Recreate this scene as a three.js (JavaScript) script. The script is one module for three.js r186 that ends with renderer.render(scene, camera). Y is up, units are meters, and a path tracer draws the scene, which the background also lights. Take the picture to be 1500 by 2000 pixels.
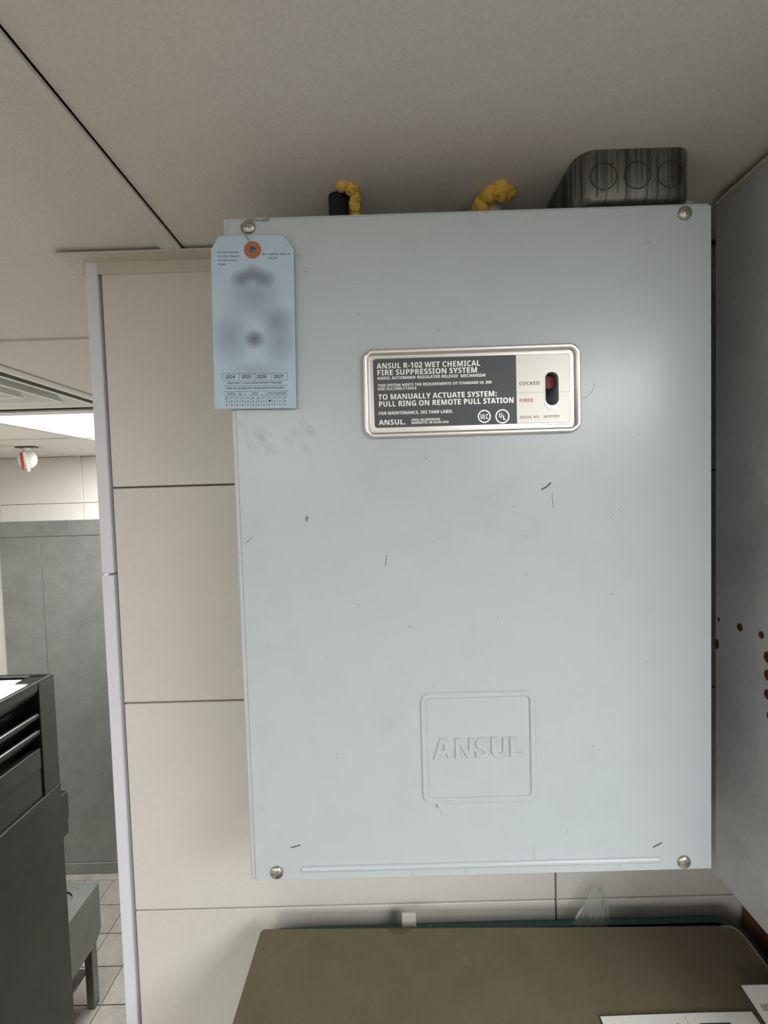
import * as THREE from 'three';
import { RectAreaLightUniformsLib } from 'three/addons/lights/RectAreaLightUniformsLib.js';
import { RoundedBoxGeometry } from 'three/addons/geometries/RoundedBoxGeometry.js';
import { mergeGeometries, mergeVertices, toCreasedNormals } from 'three/addons/utils/BufferGeometryUtils.js';
import { ImprovedNoise } from 'three/addons/math/ImprovedNoise.js';
import { TextGeometry } from 'three/addons/geometries/TextGeometry.js';
import { FontLoader } from 'three/addons/loaders/FontLoader.js';
import { Brush, Evaluator, SUBTRACTION } from 'three-bvh-csg';

// ---------------------------------------------------------------- camera, exposure, lamps
const scene = new THREE.Scene();
scene.background = new THREE.Color(0x000000);
const YC = 2.275;                                   // lens height above the kitchen floor
const camera = new THREE.PerspectiveCamera(2 * Math.atan(1000 / 900) * 180 / Math.PI, 0.75, 0.01, 50);
camera.position.set(0, YC, 0);
camera.rotation.set(-0.04154, 0.00373, -0.02987, 'YXZ');
const renderer = new THREE.WebGLRenderer({ antialias: true });
renderer.toneMapping = THREE.LinearToneMapping;
renderer.toneMappingExposure = 0.91;
renderer.shadowMap.enabled = true;
RectAreaLightUniformsLib.init();
const CEIL = 2.5453, LAMP = new THREE.Color(0.985, 1.0, 1.0);
// recessed ceiling lamps: [x0, x1, z0, z1, radiance, label]; the lamp itself is built in ceilingLight()
const LAMPS = [
  [-1.276, -0.70, -2.585, -1.402, 42, 'long white glowing ceiling panel beside the square air diffuser'],
  [0.402, 0.988, 0.285, 0.86, 19, 'square glowing ceiling panel beyond the grey metal duct'],
  [-0.818, -0.235, 1.045, 1.885, 16, 'oblong glowing ceiling panel facing the pale tiled wall'],
  [-2.038, -1.452, 0.285, 0.86, 14, 'square glowing ceiling panel over the louvred steel appliance'],
  [-2.038, -1.452, 1.045, 1.885, 12, 'oblong glowing ceiling panel near the front left room corner'],
  [0.402, 0.988, 1.045, 1.885, 9, 'oblong glowing ceiling panel near the right room wall'],
];

// ---------------------------------------------------------------- helpers
const noise = new ImprovedNoise();
function rng(s) { return () => { s = (s * 1664525 + 1013904223) >>> 0; return s / 4294967296; }; }
const taken = {};
function numbered(n) { taken[n] = (taken[n] || 0) + 1; return taken[n] === 1 ? n : n + '_' + String(taken[n] - 1).padStart(3, '0'); }
function mesh(name, geo, mat, parent) {
  const m = new THREE.Mesh(geo, mat); m.name = name; m.castShadow = m.receiveShadow = true;
  if (parent) parent.add(m); return m;
}
function thing(name, label, category, pos = [0, 0, 0], group) {
  const o = new THREE.Group(); o.name = numbered(name); o.position.set(...pos);
  o.userData = { label, category }; if (group) o.userData.group = group; scene.add(o); return o;
}
function tag(m, label, category, group) { m.name = numbered(m.name); m.userData = { label, category }; if (group) m.userData.group = group; scene.add(m); return m; }
function struct(o) { o.userData.kind = 'structure'; scene.add(o); return o; }
function structGroup(name) { const g = new THREE.Group(); g.name = name; return struct(g); }
function box(x0, x1, y0, y1, z0, z1) {               // axis-aligned box between bounds, uv in metres
  const w = x1 - x0, h = y1 - y0, d = z1 - z0, g = new THREE.BoxGeometry(w, h, d), uv = g.attributes.uv;
  const s = [[d, h], [d, h], [w, d], [w, d], [w, h], [w, h]];
  for (let i = 0; i < 24; i++) { const [a, b] = s[i >> 2]; uv.setXY(i, uv.getX(i) * a, uv.getY(i) * b); }
  g.translate((x0 + x1) / 2, (y0 + y1) / 2, (z0 + z1) / 2); return g;
}
function rbox(x0, x1, y0, y1, z0, z1, r = 0.002, seg = 2) {
  const w = x1 - x0, h = y1 - y0, d = z1 - z0, g = new RoundedBoxGeometry(w, h, d, seg, Math.min(r, w / 2.01, h / 2.01, d / 2.01));
  const p = g.attributes.position, n = g.attributes.normal, uv = g.attributes.uv;
  for (let i = 0; i < p.count; i++) {
    const a = [Math.abs(n.getX(i)), Math.abs(n.getY(i)), Math.abs(n.getZ(i))], k = a.indexOf(Math.max(...a));
    uv.setXY(i, k === 0 ? p.getZ(i) : p.getX(i), k === 1 ? p.getZ(i) : p.getY(i));
  }
  g.translate((x0 + x1) / 2, (y0 + y1) / 2, (z0 + z1) / 2); return g;
}
function rr(x0, y0, x1, y1, r, C = THREE.Shape) {
  const s = new C();
  s.moveTo(x0 + r, y0); s.lineTo(x1 - r, y0); s.absarc(x1 - r, y0 + r, r, -Math.PI / 2, 0);
  s.lineTo(x1, y1 - r); s.absarc(x1 - r, y1 - r, r, 0, Math.PI / 2); s.lineTo(x0 + r, y1);
  s.absarc(x0 + r, y1 - r, r, Math.PI / 2, Math.PI); s.lineTo(x0, y0 + r); s.absarc(x0 + r, y0 + r, r, Math.PI, 1.5 * Math.PI);
  return s;
}
// extrusion along +z whose outer bounds are exactly the shape and z0..z1
function ext(shape, z0, z1, bevel = 0, seg = 1, curve = 12) {
  const g = new THREE.ExtrudeGeometry(shape, { depth: Math.max(1e-5, z1 - z0 - 2 * bevel), bevelEnabled: bevel > 0, bevelSize: bevel, bevelThickness: bevel, bevelOffset: -bevel, bevelSegments: seg, curveSegments: curve });
  g.translate(0, 0, z0 + bevel); return seg > 1 ? toCreasedNormals(g, 0.7) : g;
}
function ring(x0, y0, x1, y1, r, w) { const s = rr(x0, y0, x1, y1, r); s.holes.push(rr(x0 + w, y0 + w, x1 - w, y1 - w, Math.max(r - w, 0.0005), THREE.Path)); return s; }
function tube(pts, r, seg = 24, rad = 8) { return new THREE.TubeGeometry(new THREE.CatmullRomCurve3(pts.map((p) => new THREE.Vector3(...p))), seg, r, rad, false); }
function cyl(r, a, b, n = 24, r2 = r) {              // cylinder between two points
  const A = new THREE.Vector3(...a), B = new THREE.Vector3(...b), d = B.clone().sub(A), g = new THREE.CylinderGeometry(r2, r, d.length(), n);
  g.applyQuaternion(new THREE.Quaternion().setFromUnitVectors(new THREE.Vector3(0, 1, 0), d.clone().normalize())); const c = A.add(B).multiplyScalar(0.5); g.translate(c.x, c.y, c.z); return g;
}
function plain(g) { g = g.index ? g.toNonIndexed() : g; return g; }
const merge = (list) => mergeGeometries(list.map(plain));
function canvas(w, h, draw) { const c = document.createElement('canvas'); c.width = w; c.height = h; draw(c.getContext('2d'), w, h); return c; }
function ctex(c, srgb = true) { const t = new THREE.CanvasTexture(c); if (srgb) t.colorSpace = THREE.SRGBColorSpace; t.magFilter = THREE.LinearFilter; t.anisotropy = 8; return t; }
// tiling grain: fine speckle plus coarse patches about a mean of 1, multiplied into a colour; size in metres
function grain(size, fine, coarse, seed, tint = [1, 1, 1], stretch = [1, 1]) {
  const N = 256, data = new Uint8Array(N * N * 4), R = rng(seed), L = (k, s) => { const a = []; for (let i = 0; i < k * k; i++) a.push(R() - 0.5); return (x, y) => {
    const u = x * k, v = y * k, i = Math.floor(u), j = Math.floor(v), f = u - i, g = v - j, e = (t) => t * t * (3 - 2 * t), at = (p, q) => a[((q % k) + k) % k * k + ((p % k) + k) % k];
    return s * ((at(i, j) * (1 - e(f)) + at(i + 1, j) * e(f)) * (1 - e(g)) + (at(i, j + 1) * (1 - e(f)) + at(i + 1, j + 1) * e(f)) * e(g)); }; };
  const l = [L(5, coarse), L(11, coarse * 0.7), L(128, fine), L(64, fine * 0.8)];
  for (let y = 0; y < N; y++) for (let x = 0; x < N; x++) {
    let v = 0; l.forEach((fn, k) => { v += k < 2 ? fn(x / N, y / N) : fn((x / N) * stretch[0], (y / N) * stretch[1]); });
    for (let k = 0; k < 3; k++) data[(y * N + x) * 4 + k] = Math.max(0, Math.min(255, 255 * (0.965 * tint[k] * (1 + v)))); data[(y * N + x) * 4 + 3] = 255;
  }
  const t = new THREE.DataTexture(data, N, N); t.wrapS = t.wrapT = THREE.RepeatWrapping; t.magFilter = THREE.LinearFilter; t.minFilter = THREE.LinearMipmapLinearFilter; t.generateMipmaps = true;
  t.colorSpace = THREE.SRGBColorSpace; t.repeat.set(1 / size, 1 / size); t.needsUpdate = true; return t;
}
function bumpOf(t) { const b = t.clone(); b.colorSpace = THREE.NoColorSpace; b.needsUpdate = true; return b; }
function std(color, rough, o = {}) { return new THREE.MeshStandardMaterial({ color, roughness: rough, ...o }); }
function phys(color, rough, o = {}) { return new THREE.MeshPhysicalMaterial({ color, roughness: rough, ...o }); }

// ---------------------------------------------------------------- materials
const gCeil = grain(0.12, 0.035, 0.006, 11), gTile = grain(0.3, 0.012, 0.012, 12), gSteel = grain(0.6, 0.04, 0.07, 13, [1, 1, 1], [0.5, 1]), gCard = grain(0.3, 0.07, 0.16, 14, [1, 0.99, 0.96]), gFloor = grain(0.4, 0.1, 0.12, 15), gDuct = grain(0.35, 0.04, 0.1, 16), gPaint = grain(0.3, 0.02, 0.03, 17);
const M = {
  ceil: std(0xdcd7d0, 0.9, { map: gCeil, bumpMap: bumpOf(gCeil), bumpScale: 0.0003 }),
  tee: std(0xd9d5cd, 0.75, { map: gCeil }),
  tile: std(0xdad6ce, 0.38, { map: gTile }), tileB: std(0xd7d3ca, 0.38, { map: gTile }), tileC: std(0xdcd9d2, 0.38, { map: gTile }),
  grout: std(0x7d7466, 0.95),
  plaster: std(0xdad6ce, 0.7, { map: gTile }),
  trim: std(0xd9d7e0, 0.45),
  angle: std(0xcfc8bc, 0.55, { map: gPaint }),
  floor: std(0x908b81, 0.6, { map: gFloor }), floorGrout: std(0x6a655b, 0.95), tileFloor: std(0x8f8a80, 0.55, { map: gFloor }), tileFloorB: std(0x888379, 0.55, { map: gFloor }),
  steel: std(0x9da29e, 0.42, { metalness: 0.72, map: gSteel }),
  appliance: std(0x565855, 0.28, { metalness: 0.96, map: gSteel }), stand: std(0x858782, 0.34, { metalness: 0.6, map: gSteel }),
  duct: std(0xc2c2c4, 0.55, { metalness: 0.2, map: gDuct }),
  rust: std(0x4b2a17, 0.95),
  black: std(0x0b0b0c, 0.6),
  foam: std(0xe0b654, 0.85), galv: null,
  conduit: std(0xb2b4b1, 0.5, { metalness: 0.25 }),
  screw: std(0xb9b7b0, 0.3, { metalness: 0.95 }),
  rim: phys(0xe0ddd8, 0.34, { metalness: 0.95 }),
  teal: std(0x164a49, 0.5), brown: std(0x6d4a28, 0.9, { map: gCard }),
  whitePlastic: std(0xe8e6e0, 0.4), red: std(0xb0303a, 0.5),
  paint: std(0xc1c8cd, 0.3, { map: gPaint }),
  film: phys(0xe4e8e4, 0.25, { transmission: 0.8, thickness: 0, side: THREE.DoubleSide }),
};
// ---------------------------------------------------------------- the setting
const X0 = -2.95, X1 = 1.5, ZB = -2.735, ZF = 2.6, ZW = -0.5242;      // room bounds, face of the tiled partition
{ // floor with quarry tiles where the photo looks down on it
  const g = structGroup('floor');
  mesh('slab', box(X0, X1, -0.12, -0.006, ZB, ZF), M.floorGrout, g);
  const p = 0.172, x0 = -1.527 - 3 * p, z0 = -2.5 - p - 0.003;
  const sh = ext(rr(0.002, 0.002, p - 0.002, p - 0.002, 0.001), -0.006, 0, 0.0012); sh.rotateX(-Math.PI / 2); sh.translate(0, 0, p);
  const R = rng(5);
  for (let j = 0; j < 8; j++) for (let i = 0; i < 7; i++) { const t = mesh('floor_tile', sh, R() < 0.5 ? M.tileFloor : M.tileFloorB, g); t.position.set(x0 + i * p, -0.0005 * R(), z0 + j * p); }
  const xr = x0 + 7 * p, zr = z0 + 8 * p;
  for (const [a, b, c, d] of [[X0, x0, ZB, ZF], [xr, X1, ZB, ZF], [x0, xr, zr, ZF], [x0, xr, ZB, z0]]) mesh('paving', box(a, b, -0.006, -0.001, c, d), M.floor, g);
}
{ // outer walls
  for (const [n, b] of [['wall_left', [X0 - 0.1, X0, 0, 2.7, ZB, ZF]], ['wall_right', [X1, X1 + 0.1, 0, 2.7, ZB, ZF]], ['wall_front', [X0 - 0.1, X1 + 0.1, 0, 2.7, ZF, ZF + 0.1]]]) struct(mesh(n, box(...b), M.plaster));
  const g = structGroup('wall_back');
  mesh('wall_core', box(X0 - 0.1, X1 + 0.1, 0, 2.7, ZB - 0.1, ZB - 0.006), M.grout, g);
  const xs = []; for (let x = -1.795 - 1.0; x < -0.6; x += 0.5) xs.push(x);
  const ys = [2.545, 2.2695, 2.0195, 1.7695];
  for (const x of xs) for (let k = 0; k < 3; k++) mesh('wall_tile', ext(rr(x + 0.0015, ys[k + 1] + 0.0015, x + 0.4985, ys[k] - 0.0015, 0.001), ZB - 0.008, ZB, 0.001, 1, 2), M.tile, g);
  mesh('wall_lining', merge([box(X0, xs[0], 0, 2.545, ZB - 0.006, ZB), box(xs[0], xs[xs.length - 1] + 0.5, 0, 1.7695, ZB - 0.006, ZB), box(xs[xs.length - 1] + 0.5, X1, 0, 2.545, ZB - 0.006, ZB)]), M.tile, g);
}
{ // tiled partition that carries the enclosure
  const g = structGroup('wall_middle');
  mesh('wall_core', box(-0.3235, X1, 0, CEIL + 0.0, ZW - 0.14, ZW - 0.006), M.grout, g);
  const mats = [M.tile, M.tileB, M.tileC], R = rng(9);
  for (let r = 0; r < 11; r++) for (let c = 0; c < 4; c++) {
    const y1 = Math.min(2.5398 - r * 0.25, 2.543), y0 = Math.max(2.2898 - r * 0.25, 0.002), x0 = -0.3108 + c * 0.498, x1 = Math.min(x0 + 0.498, X1);
    if (y1 - y0 < 0.02 || x1 - x0 < 0.02) continue;
    mesh('wall_tile', ext(rr(x0 + 0.001, y0 + 0.001, x1 - 0.001, y1 - 0.001, 0.0012), ZW - 0.009, ZW, 0.0008, 1, 2), mats[Math.floor(R() * 3)], g);
  }
}
{ // trims: white corner strips at the end of the partition, the ceiling angle round its head
  struct(mesh('trim_1', rbox(-0.3265, -0.3125, 2.192, 2.5425, ZW - 0.02, ZW + 0.0022, 0.002), M.trim));
  struct(mesh('trim_2', rbox(-0.3272, -0.3128, 0.0, 2.1905, ZW - 0.02, ZW + 0.0022, 0.002), M.trim));
  struct(mesh('trim_3', merge([box(-0.348, 0.318, CEIL - 0.0052, CEIL - 0.0034, ZW + 0.001, ZW + 0.0215), box(-0.348, -0.3285, CEIL - 0.0052, CEIL - 0.0034, ZW - 0.14, ZW + 0.001), box(-0.3285, 0.318, CEIL - 0.018, CEIL - 0.0052, ZW + 0.0005, ZW + 0.0015)]), M.angle));
}
// ceiling: slab, lay-in panels, tee bars
const cells = [];
{
  const g = structGroup('ceiling');
  mesh('slab', box(X0 - 0.1, X1 + 0.1, 2.64, 2.76, ZB - 0.1, ZF + 0.1), M.ceil, g);
  const zone = (xs, zs, skip, gapX) => {
    for (let i = 0; i + 1 < xs.length; i++) for (let j = 0; j + 1 < zs.length; j++) {
      if (skip(i, j)) continue;
      const gx = xs[i] === -0.221 && zs[j] >= -0.79 ? 0.0122 : 0.003;
      mesh('ceiling_panel', box(xs[i] + gx, xs[i + 1] - 0.003, CEIL, CEIL + 0.014, zs[j] + 0.003, zs[j + 1] - 0.003), M.ceil, g);
    }
    const zt0 = zs[0], zt1 = zs[zs.length - 1];
    for (const x of xs.slice(1, -1)) mesh('tee_bar', box(x - 0.0105, x + 0.0105, CEIL - 0.0032, CEIL - 0.0003, zt0, zt1), M.tee, g);
    for (const z of zs.slice(1)) for (let i = 0; i + 1 < xs.length; i++) if (z < ZF - 0.1) mesh('tee_bar', box(xs[i] + 0.0105, xs[i + 1] - 0.0105, CEIL - 0.0031, CEIL - 0.0003, z - 0.0105, z + 0.0105), M.tee, g);
  };
  zone([X0, -2.34, -1.81, -1.288, -0.745, -0.221, 0.39, 1.0, X1], [ZB, -1.955, -1.39, -0.78], (i, j) => i === 3);
  zone([X0, -2.66, -2.05, -1.44, -0.83, -0.221, 0.39, 1.0, X1], [-0.78, -0.17, 0.27, 0.875, 1.03, 1.9, ZF], (i, j) => (i === 6 && j === 2) || (i === 3 && j === 2) || ((i === 3 || i === 4 || i === 6) && j === 4));
  mesh('ceiling_panel', box(-1.285, -0.748, CEIL, CEIL + 0.014, ZB + 0.003, -2.6), M.ceil, g);
}
// lamps
for (const [x0, x1, z0, z1, power, label] of LAMPS) {
  const cx = (x0 + x1) / 2, cz = (z0 + z1) / 2, o = thing('ceiling_light', label, 'light', [cx, CEIL, cz], 'recessed ceiling lamps');
  const w = x1 - x0, d = z1 - z0;
  const fr = ext(ring(-w / 2, -d / 2, w / 2, d / 2, 0.002, 0.012), -0.002, 0.02, 0.001); fr.rotateX(-Math.PI / 2); mesh('frame', fr, M.whitePlastic, o);
  mesh('housing', box(-w / 2 + 0.003, w / 2 - 0.003, 0.021, 0.06, -d / 2 + 0.003, d / 2 - 0.003), M.whitePlastic, o);
  mesh('diffuser', box(-w / 2 + 0.011, w / 2 - 0.011, 0.002, 0.006, -d / 2 + 0.011, d / 2 - 0.011), std(0xffffff, 0.6, { emissive: LAMP, emissiveIntensity: 2.0 }), o);
  const l = new THREE.RectAreaLight(LAMP, power, w - 0.03, d - 0.03); l.rotation.x = -Math.PI / 2; l.position.set(0, -0.004, 0); l.name = 'lamp_light'; l.castShadow = true; o.add(l);
}
{ // square air diffuser with nested cones
  const o = thing('air_diffuser', 'square white ceiling air diffuser with nested frames beside the glowing panel', 'diffuser', [-1.0165, CEIL, -1.085]);
  const w = 0.268, d = 0.302, m = std(0xdfe0da, 0.5);
  const fr = ext(ring(-w, -d, w, d, 0.003, 0.022), -0.003, 0.003, 0.001); fr.rotateX(-Math.PI / 2); mesh('frame', fr, m, o);
  mesh('plenum', merge([box(-w + 0.02, w - 0.02, 0.07, 0.075, -d + 0.02, d - 0.02), box(-w + 0.003, -w + 0.006, 0.004, 0.07, -d, d), box(w - 0.006, w - 0.003, 0.004, 0.07, -d, d), box(-w, w, 0.004, 0.07, -d + 0.003, -d + 0.006), box(-w, w, 0.004, 0.07, d - 0.006, d - 0.003)]), std(0x8a8e90, 0.5, { metalness: 0.4 }), o);
  for (const k of [0.80, 0.58, 0.36]) {       // each vane: flared square skirt
    const a = 1, b = 0.78, P = [], I = [];
    const loop = (s, y, lip) => [[-1, -1], [1, -1], [1, 1], [-1, 1]].forEach(([sx, sz]) => P.push(sx * (w * s + lip), y, sz * (d * s + lip)));
    loop(k, 0.0, 0); loop(k, -0.0, -0.012); loop(k * b, 0.055, -0.012); loop(k * b, 0.055, 0.0);
    for (let q = 0; q < 4; q++) { const nx = (q + 1) % 4; for (const [u, v] of [[0, 1], [1, 2], [3, 0]]) I.push(u * 4 + q, v * 4 + q, u * 4 + nx, u * 4 + nx, v * 4 + q, v * 4 + nx); }
    const gg = new THREE.BufferGeometry(); gg.setAttribute('position', new THREE.Float32BufferAttribute(P, 3)); gg.setIndex(I); const g2 = gg.toNonIndexed(); g2.computeVertexNormals();
    const mm = m.clone(); mm.side = THREE.DoubleSide; mesh('vane', g2, mm, o);
  }
}
{ // stainless cladding on the far wall
  const o = thing('steel_cladding', 'tall brushed steel wall sheets below the far white tiles', 'cladding', [-1.75, 0, ZB + 0.001]);
  const sheet = (a, b) => mesh('sheet', rbox(a + 1.75, b + 1.75, 0.07, 2.074, 0, 0.006, 0.0015), M.steel, o);
  sheet(-2.305, -2.0625); sheet(-2.0605, -0.95);
  const cap = (a, b) => mesh('cap_strip', rbox(a + 1.75, b + 1.75, 2.078, 2.169, 0, 0.011, 0.002), M.steel, o);
  cap(-2.9, -1.8745); cap(-1.8725, -0.95);
  mesh('kick_strip', rbox(-2.305 + 1.75, 0.8, 0.0, 0.068, 0, 0.014, 0.003), M.steel, o);
}
// ---------------------------------------------------------------- kitchen appliances at the left
{ // steel cooking appliance: louvred upper box on a wider lower cabinet
  const XA = -1.30, Z1 = -1.75, Z0 = -0.75, XB = -2.0;
  const o = thing('steel_oven', 'dark stainless appliance with louvred side and open white topped tray', 'oven', [XA, 0, Z1]);
  const B = (n, m, x0, x1, y0, y1, z0, z1, r = 0.002) => mesh(n, rbox(x0 - XA, x1 - XA, y0, y1, z0 - Z1, z1 - Z1, r), m, o);
  B('lower_cabinet', M.appliance, XB, XA, 0.12, 1.168, Z1, Z0, 0.003);
  B('ledge', M.appliance, XB, XA + 0.003, 1.169, 1.184, Z1 - 0.002, Z0, 0.002);
  B('corner_post', M.appliance, XA - 0.09, XA - 0.001, 1.185, 1.612, Z1, Z1 + 0.078, 0.002);
  B('lower_panel', M.appliance, XA - 0.06, XA - 0.008, 1.185, 1.289, Z1 + 0.079, Z0, 0.002);
  B('upper_panel', M.appliance, XA - 0.06, XA - 0.006, 1.291, 1.368, Z1 + 0.079, Z0, 0.002);
  B('recess_back', M.appliance, XB, XA - 0.062, 1.185, 1.56, Z1 + 0.03, Z0, 0.001);
  for (const [yt, h, out] of [[1.437, 0.05, 0.004], [1.499, 0.045, 0.004]]) { // rounded-top slats leaning inward at the foot
    const s = new THREE.Shape(); s.moveTo(-0.05, yt - h); s.lineTo(-0.035, yt - h); s.quadraticCurveTo(-out, yt - 0.022, -out, yt - 0.008); s.quadraticCurveTo(-out, yt, -out - 0.012, yt); s.lineTo(-0.024, yt - 0.006); s.closePath();
    mesh('louvre_slat', ext(s, 0.079, Z0 - Z1, 0.0), M.appliance, o);
  }
  { const s = new THREE.Shape(); s.moveTo(-0.06, 1.53); s.lineTo(-0.045, 1.535); s.quadraticCurveTo(-0.006, 1.565, -0.004, 1.59); s.lineTo(-0.002, 1.617); s.lineTo(-0.014, 1.617); s.lineTo(-0.03, 1.60); s.lineTo(-0.06, 1.60); s.closePath(); mesh('top_rail', ext(s, 0.079, Z0 - Z1), M.appliance, o); }
  B('end_rail', M.appliance, XB, XA, 1.607, 1.6165, Z1, Z1 + 0.014, 0.002);
  B('side_rail', M.appliance, XA - 0.016, XA, 1.609, 1.619, Z1 + 0.014, Z0, 0.002);
  B('tray_rim', M.appliance, XB, XA - 0.017, 1.57, 1.602, Z1 + 0.015, Z0, 0.001);
  B('tray_cover', std(0xf1efe6, 0.5), XB, XA - 0.045, 1.603, 1.606, Z1 + 0.03, Z0, 0.001);
  B('end_wall', M.appliance, XB, XA - 0.091, 1.185, 1.606, Z1, Z1 + 0.012, 0.001);
  B('latch', M.appliance, XA - 0.04, XA - 0.004, 1.012, 1.125, Z1 - 0.042, Z1, 0.002);
  B('latch_foot', M.appliance, XA - 0.038, XA - 0.006, 0.955, 1.01, Z1 - 0.038, Z1, 0.003);
  for (const [x, z] of [[XB + 0.06, Z0 - 0.06], [XA - 0.06, Z0 - 0.06], [XB + 0.06, Z1 + 0.06], [XA - 0.06, Z1 + 0.06]]) mesh('leg', cyl(0.02, [x - XA, 0, z - Z1], [x - XA, 0.12, z - Z1]), M.appliance, o);
}
{ // low steel stand with a round opening
  const XT = -1.352, ZT = -2.017, o = thing('steel_stand', 'low stainless stand with round opening in its bright top', 'stand', [XT, 0, ZT]);
  const top = rr(-0.6, -0.25, 0, 0, 0.002); const h = new THREE.Path(); h.absellipse(-0.128, -0.1, 0.066, 0.055, 0, Math.PI * 2); top.holes.push(h);
  const tg = ext(top, 0, 0.004, 0.001, 1, 40); tg.rotateX(-Math.PI / 2); tg.translate(0, 0.546, 0); mesh('top', tg, M.stand, o);
  const apron = new THREE.Shape(); apron.moveTo(0, 0.546); apron.lineTo(-0.25, 0.546); apron.lineTo(-0.25, 0.33); apron.lineTo(-0.21, 0.302); apron.lineTo(-0.04, 0.302); apron.lineTo(0, 0.335); apron.closePath();
  const ag = ext(apron, -0.006, 0, 0.0008); ag.rotateY(Math.PI / 2); mesh('apron', ag, M.stand, o);
  mesh('bowl', cyl(0.068, [-0.128, 0.54, 0.1], [-0.128, 0.36, 0.1], 32), M.stand, o);
  const backs = ext(rr(-0.6, 0.31, -0.006, 0.546, 0.003), 0.001, 0.005, 0.001); mesh('end_panel', backs, M.stand, o);
  for (const [x, z] of [[-0.035, 0.03], [-0.035, 0.215], [-0.57, 0.03], [-0.57, 0.215]]) mesh('leg', rbox(x - 0.018, x + 0.018, 0, 0.31, z - 0.018, z + 0.018, 0.003), M.stand, o);
  mesh('lower_shelf', rbox(-0.55, -0.058, 0.15, 0.162, 0.02, 0.225, 0.003), M.stand, o);
}
{ // ceiling device with red stripe
  const o = thing('ceiling_detector', 'small round white ceiling device with a red stripe', 'detector', [-1.692, CEIL - 0.0016, -2.191]);
  mesh('mount_plate', rbox(-0.045, 0.045, -0.006, 0, -0.018, 0.018, 0.002), std(0x55554e, 0.6), o);
  mesh('stem', cyl(0.013, [0, -0.03, 0], [0, -0.005, 0]), M.whitePlastic, o);
  const shellMat = std(0xd2d2ca, 0.5); const dome = new THREE.SphereGeometry(0.045, 28, 18); dome.scale(1, 1, 0.55); dome.translate(0, -0.06, 0); mesh('dome', dome, shellMat, o);
  const st = ext(rr(-0.006, -0.05, 0.006, 0.03, 0.003), 0.0, 0.003, 0.001); st.rotateZ(0.1); st.translate(-0.006, -0.06, 0.0245); mesh('stripe', st, M.red, o);
  const tg = ext(rr(-0.007, -0.06, 0.007, 0.03, 0.003), 0.0, 0.002, 0.0006); tg.rotateZ(0.2); tg.translate(0.014, -0.06, 0.027); mesh('tag', tg, M.whitePlastic, o);
}

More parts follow.
